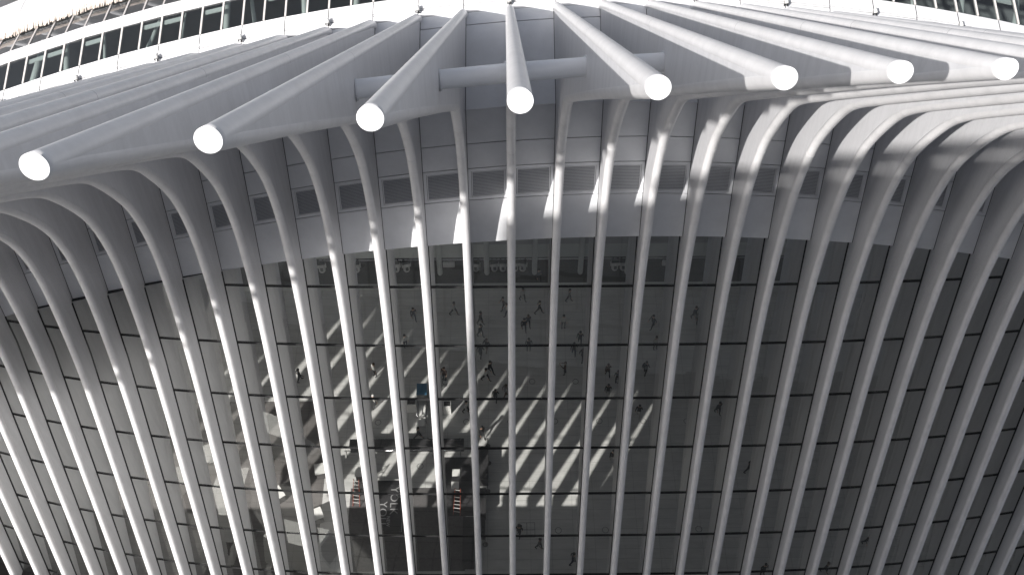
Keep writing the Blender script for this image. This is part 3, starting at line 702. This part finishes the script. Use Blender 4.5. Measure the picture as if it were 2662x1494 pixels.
def person(x, y, rz, pose, top, bot, where, hair=0, bag=False, skin=0, hat=False, sc=1.):
    act = {'walk': 'walking', 'stride': 'striding', 'stand': 'standing', 'phone': 'holding up a phone', 'lean': 'walking slowly'}[pose]
    lab = 'person in %s top%s, %s' % (top, ' with backpack' if bag else '', where)
    if len(lab.split()) > 15: lab = 'person in %s, %s' % (top, where)
    if len((act + lab).split()) < 15: lab = lab.replace('person', act + ' person', 1)
    t = thing('person', lab, 'person', (x, y, 0), 'people on the hall floor', R(rz)); t.scale = (sc,) * 3
    b = bpy.data.objects.new('body', body_mesh(pose)); COL.objects.link(b); b.parent = t
    for i, m in enumerate((MC[top], MC[bot], MS[skin], M_LAMPD)):
        b.material_slots[i].link = 'OBJECT'; b.material_slots[i].material = m
    ly = -.05 if pose in ('walk', 'stride', 'lean') else 0
    bm = bmesh.new(); bmesh.ops.create_uvsphere(bm, u_segments=12, v_segments=8, radius=1)
    for v_ in bm.verts:
        c = v_.co; lo_ = max(0, -c.z) * (1.3 if hair else .6) if c.y > 0 else max(0, -c.z) * .0
        v_.co = Vector((c.x * .105, c.y * .115 + ly + .012, 1.67 + c.z * .11 - lo_ * .12))
    link('hat' if hat else 'hair', bm, MC['white'] if hat else MH[hair % 2], t, True)
    if bag:
        bm = bmesh.new(); box(bm, (0, .19 + ly, 1.25), (.3, .17, .42)); bmesh.ops.bevel(bm, geom=list(bm.edges), offset=.05, segments=3); link('backpack', bm, MC['black'], t, True)
    if pose == 'phone':
        bm = bmesh.new(); box(bm, (0, -.45, 1.42), (.15, .012, .08)); link('phone', bm, M_LAMPD, t)
PEOPLE = [
 (-6.82, 48.88, 20, 'walk', 'dark grey', 'navy', 'alone near the upper left of the floor', 0),
 (-3.90, 49.28, 70, 'stride', 'light', 'black', 'upper left, left of the rib one left of centre', 0),
 (-.28, 49.73, -70, 'walk', 'brown', 'black', 'upper one of two close together left of centre', 0),
 (-.03, 49.18, -80, 'walk', 'light', 'navy', 'lower one of two close together left of centre', 1),
 (1.13, 50.52, 40, 'walk', 'light', 'black', 'highest on the pale floor, beside the central rib', 0),
 (2.31, 49.34, 80, 'stride', 'black', 'black', 'in a long stride right of the central rib', 0),
 (4.54, 50.43, 75, 'walk', 'grey', 'black', 'near the far ledge, two ribs right of centre', 0),
 (-1.96, 48.41, 60, 'walk', 'grey', 'black', 'half hidden right of the first left rib, upper one', 0),
 (-1.95, 47.33, 50, 'walk', 'dark grey', 'black', 'half hidden right of the first left rib, below another', 0),
 (1.19, 47.84, 10, 'walk', 'black', 'dark grey', 'front one of a pair walking toward the centre', 0),
 (1.49, 48.20, 15, 'walk', 'dark grey', 'black', 'rear one of a pair walking toward the centre', 1),
 (4.05, 48.05, 5, 'stand', 'white', 'grey', 'facing us beside the first right rib', 0),
 (5.17, 46.61, 175, 'walk', 'dark grey', 'dark grey', 'walking away between two right ribs', 0, True),
 (4.70, 45.68, 178, 'walk', 'black', 'navy', 'below another walker, near the first right rib', 0),
 (1.50, 46.06, 180, 'stand', 'black', 'grey', 'seen from behind just right of the central rib', 0, True),
 (-1.51, 46.03, 150, 'walk', 'black', 'brown', 'upper one of two left of the central rib', 1),
 (-1.94, 45.57, 160, 'walk', 'dark grey', 'black', 'lower one of two left of the central rib', 0),
 (-1.26, 44.19, 50, 'stride', 'black', 'black', 'large stride, front of a crossing pair', 0),
 (-1.55, 43.60, 60, 'stride', 'white', 'black', 'rear of a crossing pair in long stride', 0),
 (4.01, 44.08, -100, 'phone', 'brown', 'dark grey', 'taking a picture beside the first right rib', 1),
 (7.01, 43.88, 190, 'walk', 'brown', 'black', 'left of two walking side by side, right half', 1),
 (7.65, 43.31, 180, 'stand', 'black', 'dark grey', 'right of two walking side by side, right half', 0),
 (9.65, 44.03, 150, 'walk', 'black', 'black', 'walking off to the right past the third rib', 0, True),
 (6.91, 42.21, 175, 'walk', 'black', 'grey', 'directly below the side-by-side pair', 0),
 (10.50, 47.99, -60, 'walk', 'dark grey', 'black', 'upper right of the lit hall', 0),
 (10.55, 46.15, 20, 'stand', 'light', 'black', 'standing with a pale shirt, right side', 0),
 (-7.30, 46.50, 30, 'stand', 'white', 'navy', 'left side just below the second glass joint', 0),
 (-9.34, 44.04, -40, 'stand', 'white', 'black', 'standing in a light stripe at the left', 1),
 (-9.18, 41.54, -50, 'walk', 'light', 'dark grey', 'wearing a pale hat in a light stripe at the left', 0, False, 0, True),
 (-4.45, 43.71, -30, 'stand', 'brown', 'black', 'alone above the white plinth', 1),
 (-.87, 41.90, 170, 'walk', 'black', 'black', 'left one of two near the light stripe tops', 0, True),
 (-.17, 42.22, 120, 'walk', 'grey', 'brown', 'right one of two near the light stripe tops', 1),
 (5.30, 45.15, 140, 'lean', 'black', 'black', 'partly hidden by the second right rib', 0),
 (8.92, 40.55, 165, 'walk', 'black', 'light', 'right of the long light stripes', 0),
 (-2.88, 40.99, 60, 'walk', 'white', 'black', 'crossing a light stripe left of the first left rib', 0),
 (2.35, 52.3, 20, 'walk', 'grey', 'black', 'on the dark far floor right of the central rib', 0),
 (-6.08, 38.99, 80, 'stride', 'dark grey', 'black', 'striding below the blue-topped stand', 0),
 (-1.79, 39.00, 30, 'walk', 'black', 'dark grey', 'half hidden by the first left rib, low', 0),
 (6.94, 37.07, 185, 'walk', 'black', 'light', 'walking up a light stripe at the right', 0),
 (.63, 31.85, -20, 'lean', 'black', 'black', 'beside the square floor hatch', 0, True),
 (1.90, 30.96, 60, 'walk', 'grey', 'dark grey', 'lowest near the centre, below the hatch', 0),
 (4.00, 29.90, 100, 'walk', 'dark grey', 'navy', 'low, right of the first right rib', 0),
 (15.85, 36.23, 70, 'lean', 'black', 'dark grey', 'alone in the dark right part of the floor', 0),
 (14.39, 40.79, 20, 'walk', 'dark grey', 'black', 'half hidden behind the fifth right rib', 0),
 (22.68, 30.99, 20, 'walk', 'black', 'black', 'far right near the bottom', 0),
 (15.86, 29.1, 10, 'stand', 'black', 'black', 'at the bottom edge, left of two at the right', 0),
 (19.74, 29.2, 40, 'walk', 'dark grey', 'black', 'at the bottom edge, right of two at the right', 1),
 (13.87, 48.30, 10, 'stand', 'grey', 'black', 'front of a pair near the upper right', 0),
 (13.60, 48.75, 30, 'walk', 'dark grey', 'black', 'rear of a pair near the upper right', 1),
 (-14.58, 43.68, 120, 'walk', 'black', 'dark grey', 'far left between the fifth and sixth left ribs', 0),
]
for o in [q for q in bpy.data.objects if q not in BEFORE and q.parent is None]:
    o.location = (o.location.x * FS, o.location.y * FS, o.location.z); o.scale = (FS, FS, FS)
PEOPLE = [(p[0] * FS, p[1] * FS) + p[2:] for p in PEOPLE]
for i, p in enumerate(PEOPLE):
    person(*p, **({} if len(p) > 10 else {'skin': i % 3}), sc=.96 + .08 * ((i * 37) % 10) / 10)

# ---------------------------------------------------------------- outside: vans on the plaza (seen mirrored in the glass)
def van(x, y, rz, label, L=5.2, W=2.0, Hh=2.3, box_truck=False):
    t = thing('delivery_van', label, 'van', (x, y, gz), 'white vans on the plaza', R(rz))
    bm = bmesh.new()
    prof = [(-L / 2, .35), (-L / 2, Hh), (L / 2 - 1.5, Hh), (L / 2 - .7, 1.25), (L / 2, 1.05), (L / 2, .35)]
    if box_truck: prof = [(-L / 2, .5), (-L / 2, Hh), (L / 2 - 1.6, Hh), (L / 2 - 1.6, 2.0), (L / 2 - .6, 2.0), (L / 2, 1.1), (L / 2, .5)]
    a = [bm.verts.new((px, -W / 2, pz)) for px, pz in prof]; b = [bm.verts.new((px, W / 2, pz)) for px, pz in prof]; n = len(prof)
    for i in range(n): bm.faces.new((a[i], a[(i + 1) % n], b[(i + 1) % n], b[i]))
    bm.faces.new(a); bm.faces.new(list(reversed(b))); fixn(bm); bmesh.ops.bevel(bm, geom=list(bm.edges), offset=.05, segments=2); link('body', bm, M_WHITE, t)
    bm = bmesh.new(); i0 = -3 if not box_truck else -4
    p0, p1 = Vector((prof[2][0] if not box_truck else prof[4][0], 0, prof[2][1] if not box_truck else prof[4][1])), Vector((prof[3][0] if not box_truck else prof[5][0], 0, prof[3][1] if not box_truck else prof[5][1]))
    d = p1 - p0; nn = Vector((-d.z, 0, d.x)).normalized(); nn = nn if nn.z > 0 else -nn
    q0, q1 = p0 + d * .12, p1 - d * .1
    slab(bm, q0 + Vector((0, -W * .42, 0)) + nn * .02, q1 + Vector((0, -W * .42, 0)) + nn * .02, q1 + Vector((0, W * .42, 0)) + nn * .02, q0 + Vector((0, W * .42, 0)) + nn * .02, nn, .03); fixn(bm); link('windscreen', bm, M_LAMPD, t)
    for sx in (-L * .3, L * .32):
        for sy in (-1, 1):
            bm = bmesh.new(); cyl(bm, (sx, sy * (W / 2 - .22), .35), (sx, sy * (W / 2 + .01), .35), .35, 20); link('wheel', bm, M_LAMPD, t, True)
van(-12.6, 20.6, 12, 'white delivery van on the plaza near the glass')
van(-18.8, 19.0, 80, 'white box truck on the plaza left of the other vans', 6.5, 2.3, 3.0, True)
van(-17.4, 9.5, 20, 'white van farther out on the plaza pavement')
van(-22.5, 14.5, 140, 'white van at the far left of the plaza')

# ---------------------------------------------------------------- tower behind the camera; its roof edge throws the long shade
SD = SUN_DIR
c0 = Vector((-1.6, 28.5, wz(-34.0))) + SD * 62
ed = Vector((1, .179, 0)).normalized(); bk = Vector((ed.y, -ed.x, 0))
tw = thing('office_tower', 'pale office tower behind the viewpoint, its facade bouncing fill light', 'building', (c0.x, c0.y, gz))
def TP(a, b, z): return ed * a + bk * b + Vector((0, 0, z - gz))
bm = bmesh.new(); top = c0.z
for (x0, x1, y0, y1, z0, z1) in ((0, 75, 0, 18, gz, top),):
    v = [bm.verts.new(TP(x, y, z)) for x, y, z in ((x0, y0, z0), (x1, y0, z0), (x1, y1, z0), (x0, y1, z0), (x0, y0, z1), (x1, y0, z1), (x1, y1, z1), (x0, y1, z1))]
    for f in ((0, 1, 2, 3), (4, 5, 6, 7), (0, 1, 5, 4), (1, 2, 6, 5), (2, 3, 7, 6), (3, 0, 4, 7)): bm.faces.new([v[i] for i in f])
fixn(bm); link('facade', bm, M_TOWER, tw)
bm = bmesh.new()
for i in range(1, 18): 
    z = gz + i * 3.8
    if z < top - 1: box(bm, TP(37.5, -.06, z), (75, .12, .3), Matrix.Rotation(math.atan2(ed.y, ed.x), 3, 'Z'))
for i in range(26): box(bm, TP(i * 3, -.08, (gz + top) / 2), (.15, .14, top - gz - .1), Matrix.Rotation(math.atan2(ed.y, ed.x), 3, 'Z'))
link('frame_grid', bm, M_TOWERF, tw)
bm = bmesh.new()
rot = Matrix.Rotation(math.atan2(ed.y, ed.x), 3, 'Z')
box(bm, TP(40.0, 1, top + 1.75), (66, .5, .55), rot)
for i in range(14): box(bm, TP(8 + i * 5, 1, top + .75), (.35, .35, 1.5), rot)
link('roof_screen', bm, M_TOWERF, tw)

for o in bpy.data.objects:
    if o.parent is None and 'label' in o and not 4 <= len(o['label'].split()) <= 16: print('LABEL', len(o['label'].split()), o['label'])
